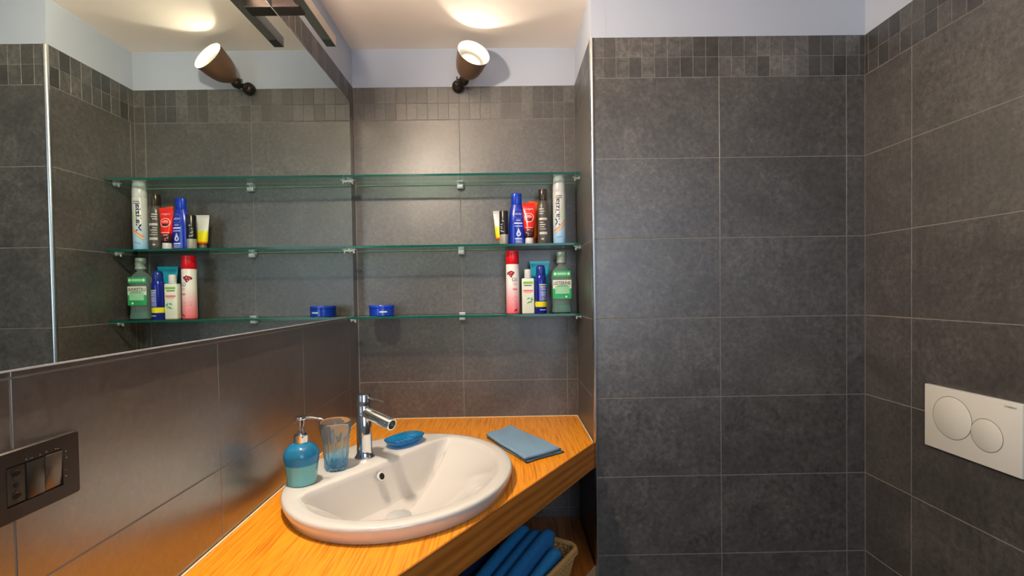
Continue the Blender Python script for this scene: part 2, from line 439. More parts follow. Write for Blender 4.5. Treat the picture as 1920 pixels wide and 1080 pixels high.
# ------------------------------------------------------------------ basin
def basin():
    ctr = Vector((.287, -.635)); uu = Vector((.55, .835)); vv = Vector((.835, -.55))
    V0 = .521
    N = 192
    outerc = []; bowl = []
    def ray_ell(d, k):
        a, b = EA - k, EB - k
        p = ctr - Vector((CX, CY)); px_, py_ = p.x * cT + p.y * sT, -p.x * sT + p.y * cT
        dx_, dy_ = d.x * cT + d.y * sT, -d.x * sT + d.y * cT
        A = (dx_ / a) ** 2 + (dy_ / b) ** 2; B = 2 * (px_ * dx_ / a ** 2 + py_ * dy_ / b ** 2); Cc = (px_ / a) ** 2 + (py_ / b) ** 2 - 1
        return (-B + math.sqrt(B * B - 4 * A * Cc)) / (2 * A)
    dirs = []; ro = []; rb = []
    for k in range(N):
        a = 2 * PI * k / N; d = uu * math.cos(a) + vv * math.sin(a); dirs.append(d)
        ro.append(ray_ell(d, 0)); r1 = ray_ell(d, .041)
        dv = math.sin(a)
        r2 = (V0 - ctr.dot(vv)) / dv if dv < -1e-4 else 9
        p_ = 18
        rb.append((r1 ** -p_ + r2 ** -p_) ** (-1 / p_) if r2 < 5 else r1)
    rings = []
    def ring(f): rings.append([f(k) for k in range(N)])
    P = lambda k, r, z: (ctr.x + dirs[k].x * r, ctr.y + dirs[k].y * r, z)
    H = TZ + .0005; ZR = .8815; D = .128
    # under side of the bowl
    for s, z in ((.12, ZR - D - .012), (.6, ZR - D + .01), (1.0, H - .06), (1.0, H)):
        ring(lambda k: P(k, min(rb[k] * s + .004, ro[k] - .03) if s < 1 else min(rb[k] + .006, ro[k] - .03), z))
    ring(lambda k: P(k, ro[k] - .0115, H))
    ring(lambda k: P(k, ro[k] - .0085, H + .0015))
    ring(lambda k: P(k, ro[k] - .0005, ZR - .010))
    ring(lambda k: P(k, ro[k] - .0004, ZR - .007))
    ring(lambda k: P(k, ro[k] - .0020, ZR - .0030))
    ring(lambda k: P(k, ro[k] - .0055, ZR - .0008))
    ring(lambda k: P(k, ro[k] - .016, ZR))
    for f_ in (.33, .7):
        ring(lambda k: P(k, (ro[k] - .016) * (1 - f_) + (rb[k] + .009) * f_ if ro[k] - .016 > rb[k] + .009 else ro[k] - .016 - f_ * (ro[k] - .016 - rb[k] - .006), ZR - .0004 - .0004 * f_))
    lip = [.3 + .7 * min(1, max(0, .5 + 2 * math.sin(2 * PI * k / N))) for k in range(N)]
    ring(lambda k: P(k, rb[k] + .0075, ZR - .0008 - .0006 * lip[k]))
    ring(lambda k: P(k, rb[k] + .003, ZR - .0026 - .0016 * lip[k]))
    ring(lambda k: P(k, rb[k] - .003 * lip[k], ZR - .005 - .0022 * lip[k]))
    for s in (.985, .96, .92, .86, .79, .70, .60, .48, .36, .24, .12):
        def f(k, s=s):
            back = min(1, max(0, (-math.sin(2 * PI * k / N) - .14) / .16)); back = back * back * (3 - 2 * back)
            gf = .5 * (1 - s ** 2.2) + .25 * (1 + math.cos(PI * s ** 1.3))
            gb = 1 - s ** 6.5
            return P(k, rb[k] * s, ZR - .006 - (D - .006) * min(1, (gf * (1 - back) + gb * back) * 1.02))
        ring(f)
    mb = MB(); V = [p for r in rings for p in r]; F = []
    for i in range(len(rings) - 1):
        for k in range(N): F.append((i * N + k, i * N + (k + 1) % N, (i + 1) * N + (k + 1) % N, (i + 1) * N + k))
    F.append(tuple(range(N))); F.append(tuple(reversed(range((len(rings) - 1) * N, len(rings) * N))))
    mb.add(V, F)
    th_ = thing('washbasin', 'white oval ceramic washbasin set into the oak worktop', 'basin', (0, 0, 0))
    mb.build('bowl', CERAMIC, th_, smooth=60)
    # drain lid
    MB().lathe([(.0, -.002), (.022, -.002), (.0225, .000), (.031, .001), (.0315, .004), (.029, .0062), (.012, .0085), (0, .009)], (ctr.x, ctr.y, ZR - D + .0015), 40).build('drain_plug', CHROME_S, th_, smooth=True)
    # overflow hole on the back wall
    c = Vector((.2385, -.610, .8505)); nrm = Vector((vv.x, vv.y, .42)).normalized()
    q = nrm.to_track_quat('Z', 'Y').to_matrix().to_4x4()
    m1 = MB().lathe([(.0085, -.004), (.0085, .0015), (.0105, .0016), (.0125, .0002), (.0125, -.004)], n=28, cap=False).xf(Matrix.Translation(c) @ q)
    rg = m1.build('overflow_ring', CERAMIC, th_, smooth=True)
    MB().lathe([(0, -.001), (.0086, -.001), (.0086, .0008), (0, .0008)], n=24).xf(Matrix.Translation(c) @ q).build('overflow_hole', DARK, th_)
    return ZR
ZR = basin()
VV = Vector((.835, -.55, 0)).normalized(); UU = Vector((.55, .835, 0)).normalized()

# ------------------------------------------------------------------ faucet
t = thing('basin_mixer_tap', 'tall chrome single lever mixer tap on the basin deck', 'tap', (.178, -.551, ZR - .0005))
MB().lathe([(.0262, 0), (.0265, .003), (.0235, .007), (.0212, .016), (.0203, .030), (.0198, .05), (.0198, .142), (.0192, .143)], n=48).build('body', CHROME, t, smooth=True)
MB().lathe([(.0185, .143), (.0185, .1445), (.0198, .1450), (.0198, .171), (.0185, .1735), (.012, .1745), (0, .1747)], n=48).build('cartridge_cap', CHROME, t, smooth=True)
a = VV * .012 + Vector((0, 0, .124)); b_ = VV * .108 + Vector((0, 0, .104))
d_ = (b_ - a).normalized()
sp_ = MB().tube([a, b_ - d_ * .002, b_], [.0155, .0155, .0148], 32, cap=False)
sp_.tube([b_, b_ - d_ * .0001, b_ - d_ * .012], [.0148, .0122, .0120], 32, cap=False)
so = sp_.build('spout', CHROME, t, smooth=True)
MB().tube([b_ - d_ * .006, b_ - d_ * .012], .0121, 24).build('aerator', mat('aerator_grey', (70, 72, 75), .4, .6), so)
a = VV * .016 + Vector((0, 0, .1655)); b_ = VV * .082 + Vector((0, 0, .1600))
MB().tube([a, b_], .0026, 12).build('lever', CHROME, t, smooth=True)

# ------------------------------------------------------------------ soap dispenser
BLUEGL = mat('blue_bottle_plastic', (52, 158, 212), .07, 0, .72, 1.25)
t = thing('soap_dispenser', 'blue translucent pump bottle half full of soap on the basin rim', 'soap dispenser', (.080, -.722, ZR - .0003))
def fac(n_):  # faceted outline
    return lambda a, z: (math.cos(PI / n_) / math.cos(((a + PI / n_) % (2 * PI / n_)) - PI / n_)) if z < .052 else 1
prof = [(.0, .0), (.030, 0), (.0325, .002), (.0335, .006), (.0375, .045), (.0390, .056), (.0400, .064), (.0395, .072), (.0365, .081), (.030, .089), (.021, .0945), (.0145, .0965), (.0145, .100)]
bmb = MB().lathe(prof, n=60, fl=fac(12), cap=False)
bmb.build('bottle', zgrad('blue_bottle', [(0, (150, 222, 226)), (.047, (152, 224, 226)), (.050, (52, 150, 200)), (.1, (40, 138, 190))], .1, .07, trans=.55), t, smooth=25)
MB().lathe([(0, .0025), (.0300, .0025), (.0318, .006), (.0358, .044), (.0366, .0495), (0, .0495)], n=60, fl=fac(12)).build('liquid_soap', mat('soap_liquid', (196, 246, 240), .3, trans=.0), t, smooth=25)
MB().lathe([(.0158, .096), (.0162, .097), (.0162, .114), (.015, .1155), (.006, .116), (.0058, .124), (.0042, .1245), (.0042, .136)], n=32).build('collar', CHROME, t, smooth=True)
mb = MB().lathe([(.0075, .136), (.0078, .150), (.0135, .1515), (.0145, .154), (.0135, .1575), (.006, .159), (0, .1592)], n=32)
dn = Vector((.97, -.1, 0)).normalized()
mb.tube([dn * .006 + Vector((0, 0, .1545)), dn * .030 + Vector((0, 0, .1545)), dn * .052 + Vector((0, 0, .1515)), dn * .056 + Vector((0, 0, .149))], [.0036, .0032, .0026, .0022], 14)
mb.build('pump_head', CHROME, t, smooth=True)

# ------------------------------------------------------------------ tumbler
def tumbler():
    m = mat('blue_tinted_glass', (200, 225, 235), .02, 0, .94, 1.42)
    n = m.node_tree.nodes; L = m.node_tree.links; b = n['Principled BSDF']
    tc = n.new('ShaderNodeTexCoord'); s = n.new('ShaderNodeSeparateXYZ'); mr = n.new('ShaderNodeMapRange'); mr.inputs['From Max'].default_value = .122
    L.new(tc.outputs['Object'], s.inputs[0]); L.new(s.outputs['Z'], mr.inputs['Value'])
    r = ramp(n, [(0, (120, 198, 240)), (.16, (150, 212, 242)), (.40, (208, 228, 240)), (1, (218, 230, 238))]); L.new(mr.outputs[0], r.inputs[0]); L.new(r.outputs[0], b.inputs['Base Color'])
    t_ = thing('tooth_tumbler', 'empty fluted drinking glass with blue tinted base beside the tap', 'glass', (.130, -.634, ZR - .0003))
    NF = 12
    def fl(a, z):
        if z > .086: return 1
        k = 1 if z < .074 else (.086 - z) / .012
        return 1 - .085 * k * abs(math.cos(a * NF / 2)) ** .6
    prof = [(0, 0), (.024, 0), (.0265, .002), (.0275, .006), (.031, .040), (.0335, .070), (.0345, .078), (.0352, .085), (.0365, .092), (.0400, .119), (.0403, .1225), (.0395, .1235), (.0385, .1225), (.0350, .092), (.0325, .075), (.0285, .036), (.0255, .014), (.020, .011), (0, .0105)]
    MB().lathe(prof, n=96, fl=fl, cap=False).build('tumbler_wall', m, t_, smooth=50)
tumbler()

# ------------------------------------------------------------------ soap dish
def dish():
    m = mat('blue_dish_glass', (36, 160, 232), .05, 0, .8, 1.4)
    rim_m = glassy('clear_dish_rim', (120, 190, 220), .04, 1.4)
    t_ = thing('soap_dish', 'oval blue ribbed glass soap dish resting on the back of the basin', 'soap dish', (.2635, -.4380, ZR + .0005), math.atan2(.835, .55))
    t_.rotation_euler = (0, 0, math.atan2(.835, .55))
    N = 96
    def ringp(a_, b_, z, w_=0):
        o = []
        for k in range(N):
            q = 2 * PI * k / N; s = 1 + w_ * math.cos(q * 34)
            n_ = 2.6
            r = (abs(math.cos(q)) ** n_ + abs(math.sin(q)) ** n_) ** (-1 / n_)
            o.append((a_ * r * math.cos(q) * s, b_ * r * math.sin(q) * s, z))
        return o
    def shell(rs, closed):
        V = [p for r in rs for p in r]; F = []
        for i in range(len(rs) - 1):
            for k in range(N): F.append((i * N + k, i * N + (k + 1) % N, (i + 1) * N + (k + 1) % N, (i + 1) * N + k))
        F.append(tuple(range(N))); F.append(tuple(reversed(range((len(rs) - 1) * N, len(rs) * N))))
        return MB().add(V, F)
    shell([ringp(.040, .022, 0), ringp(.046, .027, .002), ringp(.057, .036, .010, .012), ringp(.0625, .0400, .019, .016), ringp(.064, .0412, .0205, .010), ringp(.0625, .0400, .0205, .010),
           ringp(.0595, .0375, .017, .014), ringp(.054, .033, .0095, .010), ringp(.044, .026, .0045), ringp(.020, .012, .0042)], True).build('dish_body', m, t_, smooth='all')
    for i in range(5):
        x = -.03 + .015 * i
        MB().box(x - .0018, x + .0018, -.019, .019, .0044, .0072, ch=.0012).build('rib', mat('pale_rib', (70, 180, 235), .15, 0, .3), t_, smooth=True)
    MB().add(*[(lambda R1, R2: ([*R1, *R2], [(k, (k + 1) % N, N + (k + 1) % N, N + k) for k in range(N)]))(ringp(.0642, .0414, .0207, .010), ringp(.0622, .0397, .0212, .010))][0]).build('rim', mat('dark_blue_rim', (18, 60, 96), .15), t_, smooth='all')
dish()

# ------------------------------------------------------------------ folded cloth
def cloth_on_counter():
    m = mat('blue_terry', (118, 150, 178), .95, bump=1, bscale=420)
    t_ = thing('face_cloth', 'small folded grey blue cloth lying on the oak beside the basin', 'towel', (0, 0, 0))
    # rectangle corners (plan)
    A = Vector((.494, -.275)); B = Vector((.580, -.165)); Cc = Vector((.735, -.432)); D = Vector((.616, -.522))
    N = 34; Mx = 20
    rnd = random.Random(3)
    def sheet(z, th_, ins, wob):
        top = []; bot = []
        for j in range(Mx + 1):
            for i in range(N + 1):
                u = i / N; v = j / Mx
                uu_ = ins + (1 - 2 * ins) * u; vv_ = ins + (1 - 2 * ins) * v
                p = (A * (1 - uu_) + D * uu_) * (1 - vv_) + (B * (1 - uu_) + Cc * uu_) * vv_
                e = min(u, 1 - u) * .29; e2 = min(v, 1 - v) * .14; ed = min(e, e2)
                edge = math.sqrt(max(0, min(1, ed / .006)))
                w_ = wob * (math.sin(u * 7 + v * 3) + .6 * math.sin(v * 9 - u * 4) + .4 * math.sin(u * 21 + v * 13))
                p = p + Vector((math.sin(v * 7 + z * 300), math.cos(u * 8 + z * 200))) * .003
                top.append((p.x, p.y, z + th_ * (.45 + .55 * edge) + w_ * edge)); bot.append((p.x, p.y, z + th_ * (.45 - .45 * edge)))
        W = N + 1; F = []
        for j in range(Mx):
            for i in range(N):
                a = j * W + i; F.append((a, a + 1, a + W + 1, a + W)); o = len(top); F.append((o + a, o + a + W, o + a + W + 1, o + a + 1))
        o = len(top)
        brd = [i for i in range(W)] + [j * W + N for j in range(1, Mx + 1)] + [Mx * W + i for i in range(N - 1, -1, -1)] + [j * W for j in range(Mx - 1, 0, -1)]
        for k in range(len(brd)):
            a, b2 = brd[k], brd[(k + 1) % len(brd)]; F.append((a, a + o, b2 + o, b2))
        return MB().add(top + bot, F)
    sheet(TZ + .0006, .0062, 0, 0).build('lower_fold', m, t_, smooth='all')
    s = sheet(TZ + .0068, .0100, .014, .0014)
    s.build('upper_fold', m, t_, smooth='all')
cloth_on_counter()

# ------------------------------------------------------------------ glass shelves
GL = bpy.data.materials.new('shelf_glass'); GL.use_nodes = True
gn = GL.node_tree.nodes; gl_ = GL.node_tree.links
tr_ = gn.new('ShaderNodeBsdfTransparent'); tr_.inputs[0].default_value = lin((226, 240, 236))
gg_ = gn.new('ShaderNodeBsdfGlossy'); gg_.inputs['Roughness'].default_value = .01
lw_ = gn.new('ShaderNodeLayerWeight'); pw_ = gn.new('ShaderNodeMath'); pw_.operation = 'POWER'; pw_.inputs[1].default_value = 4.5
gl_.new(lw_.outputs['Facing'], pw_.inputs[0])
fz_ = gn.new('ShaderNodeMapRange'); fz_.inputs['To Min'].default_value = .035; fz_.inputs['To Max'].default_value = .75; gl_.new(pw_.outputs[0], fz_.inputs['Value'])
mxs = gn.new('ShaderNodeMixShader'); gl_.new(fz_.outputs[0], mxs.inputs[0]); gl_.new(tr_.outputs[0], mxs.inputs[1]); gl_.new(gg_.outputs[0], mxs.inputs[2])
gl_.new(mxs.outputs[0], gn['Material Output'].inputs['Surface']); gn.remove(gn['Principled BSDF'])
GE = mat('green_glass_edge', (14, 92, 82), .12, 0, .3, 1.4)
SHZ = {'top': 1.744, 'middle': 1.495, 'bottom': 1.245}
CLIP_L = {}
def clip_mesh_back():
    return MB().box(-.0115, .0115, -.020, 0, -.0245, -.0094, ch=.0012).box(-.0115, .0115, -.022, 0, .0002, .0042, ch=.001).box(-.0115, .0115, -.003, 0, -.0245, .0042).box(-.0095, .0095, -.0235, -.0195, -.0205, -.012, ch=.001)
for nm, z in SHZ.items():
    t = thing('glass_shelf', {'top': 'empty green edged glass shelf, highest of the three in the niche', 'middle': 'middle glass shelf, carrying the blue lotion bottle and tubes',
                              'bottom': 'lowest glass shelf, carrying the green mouthwash and the blue jar'}[nm], 'shelf', (0, 0, z), 0, 'glass shelves in the niche')
    MB().box(.0085, XN - .004, -.150, -.0035, -.0080, 0, ch=.0008).build('glass_pane', GL, t)
    MB().box(.0085, XN - .004, -.1512, -.1500, -.0078, -.0002).build('front_edge', GE, t)
    MB().box(.0085, XN - .004, -.0034, -.0024, -.0079, -.0052).build('back_edge', mat('pale_glass_edge', (190, 222, 210), .3), t)
    clip_mesh_back().build('shelf_clip', CHROME_S, t, loc=(.402, -.0006, 0))
    for x, s in ((XN - .0006, -1), (.0068, 1)):
        mb = MB().tube([(0, -.105, -.0130), (s * .018, -.105, -.0130)], .0042, 14).tube([(s * .016, -.105, -.0220), (s * .016, -.105, -.0085)], .0035, 12)
        mb.tube([(0, -.105, -.013), (s * .003, -.105, -.013)], .0075, 18).box(min(s * .008, s * .024), max(s * .008, s * .024), -.112, -.098, -.0102, -.0083, ch=.0005)
        mb.build('shelf_clip', CHROME_S, t, smooth=True, loc=(x, 0, 0))

# ------------------------------------------------------------------ toiletries
Z2, Z3 = SHZ['middle'] + .0003, SHZ['bottom'] + .0003
NAVY = mat('navy_print', (28, 30, 96), .4); BLK = mat('black_print', (20, 20, 22), .4); WHT = mat('white_print', (240, 240, 240), .4)
RED = mat('red_plastic', (214, 24, 38), .25)

# tall white deodorant can
t = thing('spray_can', 'tall white spray can with rainbow print and dark blue lettering by the niche corner', 'spray can', (.7695, -.082, Z2), 0)
zg = zgrad('white_blue_can', [(0, (120, 170, 215)), (.035, (165, 200, 228)), (.075, (190, 204, 212)), (.11, (206, 209, 208)), (.19, (206, 207, 206))], .2, .28)
MB().lathe([(.0205, 0), (.0235, .003), (.0235, .188), (.0228, .190)], n=40).build('can', zg, t, smooth=True)
MB().lathe([(.0226, .190), (.0231, .1915), (.0228, .210), (.0210, .236), (.0190, .245), (.015, .2485), (0, .2495)], n=40).build('cap', WHITEB, t, smooth=True)
cm = cyl_map(.0235, 0, -.12)
for cidx, (r0, col) in enumerate(((.034, (222, 110, 120)), (.030, (240, 170, 90)), (.026, (240, 214, 110)), (.022, (120, 180, 225)))):
    mb = MB(); n_ = 14
    vs_ = []
    for i in range(n_ + 1):
        u = i / n_; x = -.022 + .044 * u; z = .036 + .040 * u ** 1.5 + (r0 - .022) * 1.0
        vs_ += [cm(x, z), cm(x, z + .004)]
    mb.add(vs_, [(2 * i, 2 * i + 2, 2 * i + 3, 2 * i + 1) for i in range(n_)]); mb.build('rainbow_stripe', mat('stripe_%s' % 'abcd'[cidx], col, .35), t, fix=False)
text_part('lettering', 'Malizia', .0160, NAVY, t, cyl_map(.0235, .118, -.42, vert=True, lift=.0006), .018, width=.098)
mb = MB(); 
for i in range(5): patch(cm, -.010 + i * .0042, -.0072 + i * .0042, .173, .177, mb, 2); patch(cm, -.012 + i * .0048, -.009 + i * .0048, .166, .170, mb, 2)
mb.build('small_print', BLK, t, fix=False)
mb = MB(); poly(cm, [(.004, .09), (.009, .10), (.012, .125), (.010, .150), (.006, .135), (.003, .110)], mb); mb.build('green_swirl', mat('pale_green', (176, 205, 170), .4), t, fix=False)
mb = MB(); 
for i in range(4): patch(cm, -.010 + i * .005, -.0065 + i * .005, .022 + i * .0015, .026 + i * .0015, mb, 2)
mb.build('blue_script', mat('mid_blue', (90, 130, 190), .4), t, fix=False)

# dark shampoo bottle
t = thing('shampoo_bottle', 'dark grey brown bottle with white text lines left of the tall white spray can', 'bottle', (.7095, -.085, Z2))
DKB = mat('dark_bottle', (78, 72, 66), .25)
MB().lathe([(.020, 0), (.0222, .003), (.0224, .02), (.0224, .132), (.0212, .146), (.0175, .157), (.0150, .1605)], n=36).build('body', DKB, t, smooth=True)
MB().lathe([(.0160, .1605), (.0166, .162), (.0160, .198), (.0150, .2015), (0, .2025)], n=32).build('cap', mat('dark_cap', (64, 52, 44), .18, .4), t, smooth=True)
cm = cyl_map(.0224, 0, -.05)
mb = MB()
for z, x0, x1, h_ in ((.126, -.016, .002, .004), (.118, -.014, .004, .003), (.110, -.015, .0, .003), (.088, -.016, .014, .008), (.078, -.014, .0, .003), (.070, -.014, .008, .003), (.062, -.015, .004, .0025), (.054, -.014, .010, .0025), (.036, -.015, .014, .009), (.017, -.008, .001, .005)):
    patch(cm, x0, x1, z, z + h_, mb, 8)
mb.build('label_lines', mat('grey_white_print', (196, 194, 190), .4), t, fix=False)

def squeeze_tube(t, w_, h_, m_, cap_r, cap_h, capm, tilt=0, depth=.0175, z_split=None, m2=None, base_w=None):
    """tube standing on its cap: round at the bottom, flat crimp on top"""
    bw = base_w or cap_r * 1.15; mb = MB(); N = 32; rows = 14; V = []; F = []; mi = []
    for j in range(rows + 1):
        s = j / rows; z = cap_h + (h_ - cap_h - .008) * s
        sh = min(1, s / .08)
        a = (bw + (w_ / 2 - bw) * s) * (.55 + .45 * math.sqrt(sh)); b = max(.0009, (depth * (1 - s ** 1.4)) * (.55 + .45 * math.sqrt(sh)))
        for k in range(N):
            q = 2 * PI * k / N; V.append((a * math.sin(q), -b * math.cos(q), z))
    for j in range(rows):
        for k in range(N): F.append((j * N + k, j * N + (k + 1) % N, (j + 1) * N + (k + 1) % N, (j + 1) * N + k))
    F.append(tuple(reversed(range(N)))); F.append(tuple(range(rows * N, rows * N + N)))
    mb.add(V, F)
    mb.build('tube_body', m_, t, smooth=True)
    MB().box(-w_ / 2, w_ / 2, -.0011, .0011, h_ - .009, h_, ch=.0003).build('crimp', m2 or m_, t)
    MB().lathe([(cap_r * .96, 0), (cap_r, .001), (cap_r * .97, cap_h - .001), (cap_r * .9, cap_h + .001)], n=28).build('cap', capm, t, smooth=True)
def tube_front(w_, h_, cap_r, cap_h, depth=.0175, lift=.0006):
    bw = cap_r * 1.15
    def f(x, z):
        s = max(0, min(1, (z - cap_h) / (h_ - cap_h - .008)))
        a = bw + (w_ / 2 - bw) * s; b = max(.0009, depth * (1 - s ** 1.4)); xx = max(-.98, min(.98, x / a))
        return (xx * a, -b * math.sqrt(1 - xx * xx) - lift, z)
    return f
# red toothpaste
t = thing('toothpaste_tube', 'red toothpaste tube standing on its white cap in front of an orange tube', 'tube', (.6570, -.108, Z2), -.08)
zr = zgrad('red_tube_print', [(0, (60, 20, 22)), (.045, (66, 26, 26)), (.056, (120, 20, 22)), (.062, (222, 34, 28)), (.16, (222, 36, 28))], .16, .22)
squeeze_tube(t, .047, .149, zr, .0150, .022, WHITEB, depth=.017)
tf = tube_front(.047, .149, .0150, .022, .017)
text_part('lettering', 'Colgate', .009, WHT, t, lambda x, z: tf(x, z + .127), .01, width=.030)
mb = disc(tf, 0, .096, .0165, r2=.0150, n=28); mb.build('ring_emblem', WHT, t, fix=False)
mb = MB()
for z, x0, x1, h_ in ((.102, -.008, .006, .0025), (.097, -.010, .010, .003), (.058, -.014, .012, .0025), (.050, -.010, .004, .002)): patch(tf, x0, x1, z, z + h_, mb, 6)
mb.build('small_print', mat('cream_print', (235, 190, 180), .4), t, fix=False)
mb = MB(); patch(tf, -.011, .011, .084, .0915, mb, 8); mb.build('dark_band', mat('black_red', (50, 16, 18), .3), t, fix=False)
mb = MB(); poly(tf, [(-.006, .030), (-.002, .031), (.012, .048), (.011, .050)], mb); poly(tf, [(-.012, .041), (-.003, .036), (-.001, .038), (-.011, .044)], mb); mb.build('silver_swoosh', mat('silver_print', (190, 186, 184), .3), t, fix=False)
# orange tube behind it
t = thing('cream_tube', 'orange tube standing behind the red toothpaste tube', 'tube', (.6670, -.068, Z2), .25)
squeeze_tube(t, .050, .160, mat('orange_tube', (240, 104, 20), .25), .0150, .020, mat('orange_cap', (214, 84, 20), .35), depth=.016)
t.rotation_euler = (0, .10, .25)
t.location.z += .0016

# blue lotion bottle
t = thing('lotion_bottle', 'royal blue body lotion bottle with white drop emblem on the middle shelf', 'bottle', (.6125, -.095, Z2))
BLU = mat('royal_blue', (14, 46, 168), .2, coat=.3)
lp = [(.0285, 0), (.0300, .003), (.0306, .02), (.0306, .070), (.0295, .095), (.0268, .115), (.0225, .132), (.0190, .145)]
MB().lathe(lp, n=48, sx=1, sy=.62).build('body', BLU, t, smooth=True)
MB().lathe([(.0188, .145), (.0194, .1458), (.0186, .180), (.0180, .1845), (.0165, .186), (0, .1862)], n=40, sx=1, sy=.66).build('cap', mat('blue_cap', (16, 54, 176), .22), t, smooth=True)
def lot(x, z):
    r = .0306
    for (r0, z0), (r1, z1) in zip(lp, lp[1:]):
        if z0 <= z <= z1: r = r0 + (r1 - r0) * (z - z0) / (z1 - z0)
    a = math.asin(max(-.95, min(.95, x / r))); return (r * math.sin(a), -.62 * r * math.cos(a) - .0006, z)
SH = .006
disc(lambda x, z: lot(x + SH, z), 0, .110, .0170, n=30, r2=.0162).build('round_emblem', mat('pale_blue_print', (120, 150, 215), .4), t, fix=False)
text_part('lettering', 'NIVEA', .0070, WHT, t, lambda x, z: lot(x + SH, z + .110), .012, width=.025)
mb = MB()
for z, x0, x1, h_ in ((.086, -.009, .008, .0025), (.074, -.015, .014, .0052), (.065, -.014, .014, .0025), (.018, -.013, .012, .0052), (.011, -.012, .012, .0025), (.006, -.012, .012, .0015)): patch(lambda x, z: lot(x + SH, z), x0, x1, z, z + h_, mb, 8)
mb.build('label_lines', mat('light_blue_print', (206, 216, 240), .4), t, fix=False)
dp = [(0, .059)] + [(.0085 * math.sin(q) * (1 if q < 2 else 1), .038 - .0085 * math.cos(q)) for q in [PI * .62 - i * PI * 1.24 / 12 for i in range(13)]]
poly(lambda x, z: lot(x + SH, z), dp).build('drop_emblem', mat('drop_grey', (200, 210, 222), .3), t, fix=False)

# black roll-on
t = thing('deodorant_stick', 'slim black stick with silver base left of the blue lotion bottle', 'deodorant', (.5655, -.112, Z2))
MB().lathe([(.0150, 0), (.0155, .001), (.0155, .036)], n=32).build('base_sleeve', mat('silver_sleeve', (176, 172, 160), .3, .3), t, smooth=True)
MB().lathe([(.0158, .036), (.0160, .037), (.0160, .118), (.0150, .1205), (0, .121)], n=32).build('cap', mat('black_plastic', (26, 25, 27), .25), t, smooth=True)
cm = cyl_map(.0160, 0, -.1); mb = MB()
for z, x0, x1 in ((.082, -.006, .002), (.07, -.011, -.004), (.062, -.012, -.006), (.056, -.011, -.003), (.048, -.012, -.006), (.044, -.010, .002)): patch(cm, x0, x1, z, z + .003, mb, 4)
mb.build('label_lines', mat('grey_print', (170, 170, 165), .4), t, fix=False)
# white / yellow tube
t = thing('hand_cream_tube', 'small white tube with yellow band and grey cap at the left end of the row', 'tube', (.5535, -.070, Z2), 0)
zy = zgrad('white_yellow_print', [(0, (90, 90, 80)), (.020, (110, 108, 95)), (.021, (232, 70, 20)), (.028, (236, 120, 20)), (.032, (240, 226, 20)), (.068, (240, 232, 30)), (.070, (226, 228, 226)), (.13, (222, 224, 222))], .13, .28)
squeeze_tube(t, .054, .128, zy, .0145, .018, mat('grey_cap', (92, 94, 84), .35), depth=.015, m2=WHITEB)

# --- bottom shelf
# pink & white spray
t = thing('air_freshener', 'tall white and pink spray can with bright red cap on the lowest shelf', 'spray can', (.5945, -.088, Z3))
zp = zgrad('white_pink_can', [(0, (232, 96, 108)), (.03, (236, 140, 150)), (.07, (236, 190, 196)), (.11, (236, 232, 230)), (.17, (238, 236, 234))], .18, .28)
MB().lathe([(.0215, 0), (.0240, .003), (.0240, .178), (.0232, .180)], n=40).build('can', zp, t, smooth=True)
MB().lathe([(.0236, .180), (.0242, .181), (.0236, .215), (.0228, .226), (.0205, .2285), (.0195, .2262), (0, .2262)], n=40).build('cap', RED, t, smooth=True)
cm = cyl_map(.0240, 0, -.1)
mb = MB()
for cx_, cz_, r_ in ((-.010, .148, .0062), (-.003, .150, .0065), (.004, .148, .0055), (-.006, .141, .006), (.0, .142, .005), (-.003, .135, .004), (-.016, .146, .005)): disc(cm, cx_, cz_, r_, mb, 12)
mb.build('flower_print', mat('maroon_print', (150, 30, 48), .4), t, fix=False)
text_part('lettering', 'Gli', .0135, NAVY, t, lambda x, z: cm(x + .009, z + .124), .0, width=.019)
mb = MB(); patch(cm, .002, .020, .086, .092, mb, 6); patch(cm, .004, .020, .105, .107, mb, 4); patch(cm, .002, .019, .110, .1115, mb, 4)
rr = random.Random(5)
for i in range(16): disc(cm, rr.uniform(-.016, .016), rr.uniform(.045, .062), .0016, mb, 6)
mb.build('pink_print', mat('rose_print', (222, 120, 134), .4), t, fix=False)
mb = MB(); poly(cm, [(.004, .010), (.010, .016), (.018, .020), (.018, .011), (.010, .008)], mb); mb.build('red_flower', mat('deep_red', (170, 14, 30), .4), t, fix=False)

# small white bottle
t = thing('lotion_flask', 'small flat white bottle with green and red print between red capped can and blue can', 'bottle', (.6500, -.096, Z3), -.05)
wm = mat('off_white_bottle', (226, 230, 216), .3)
MB().box(-.0225, .0225, -.013, .013, 0, .128, ch=.004).build('body', wm, t, smooth=True)
MB().lathe([(.0118, .128), (.0128, .1285), (.0124, .158), (.0112, .1605), (0, .161)], n=28).build('cap', WHITEB, t, smooth=True)
fm = flat_map(-.0134, 0, 0)
mb = MB(); patch(fm, -.017, .019, .107, .116, mb, 1); mb.build('green_band', mat('leaf_green', (126, 188, 84), .4), t, fix=False)
mb = MB(); patch(fm, -.015, .014, .1005, .1035, mb, 1); mb.build('black_line', BLK, t, fix=False)
mb = MB(); patch(fm, -.017, .018, .080, .086, mb, 1); patch(fm, -.015, .015, .0755, .0775, mb, 1); mb.build('red_line', mat('coral_print', (222, 110, 120), .4), t, fix=False)
mb = MB(); rr = random.Random(2)
for i in range(9):
    a = rr.uniform(-.5, 1.4); x, z = rr.uniform(-.012, .012), rr.uniform(.036, .060); poly(fm, [(x, z), (x + .006 * math.cos(a + .4), z + .006 * math.sin(a + .4)), (x + .011 * math.cos(a), z + .011 * math.sin(a)), (x + .006 * math.cos(a - .4), z + .006 * math.sin(a - .4))], mb)
mb.build('leaf_print', mat('green_print', (70, 168, 70), .4), t, fix=False)

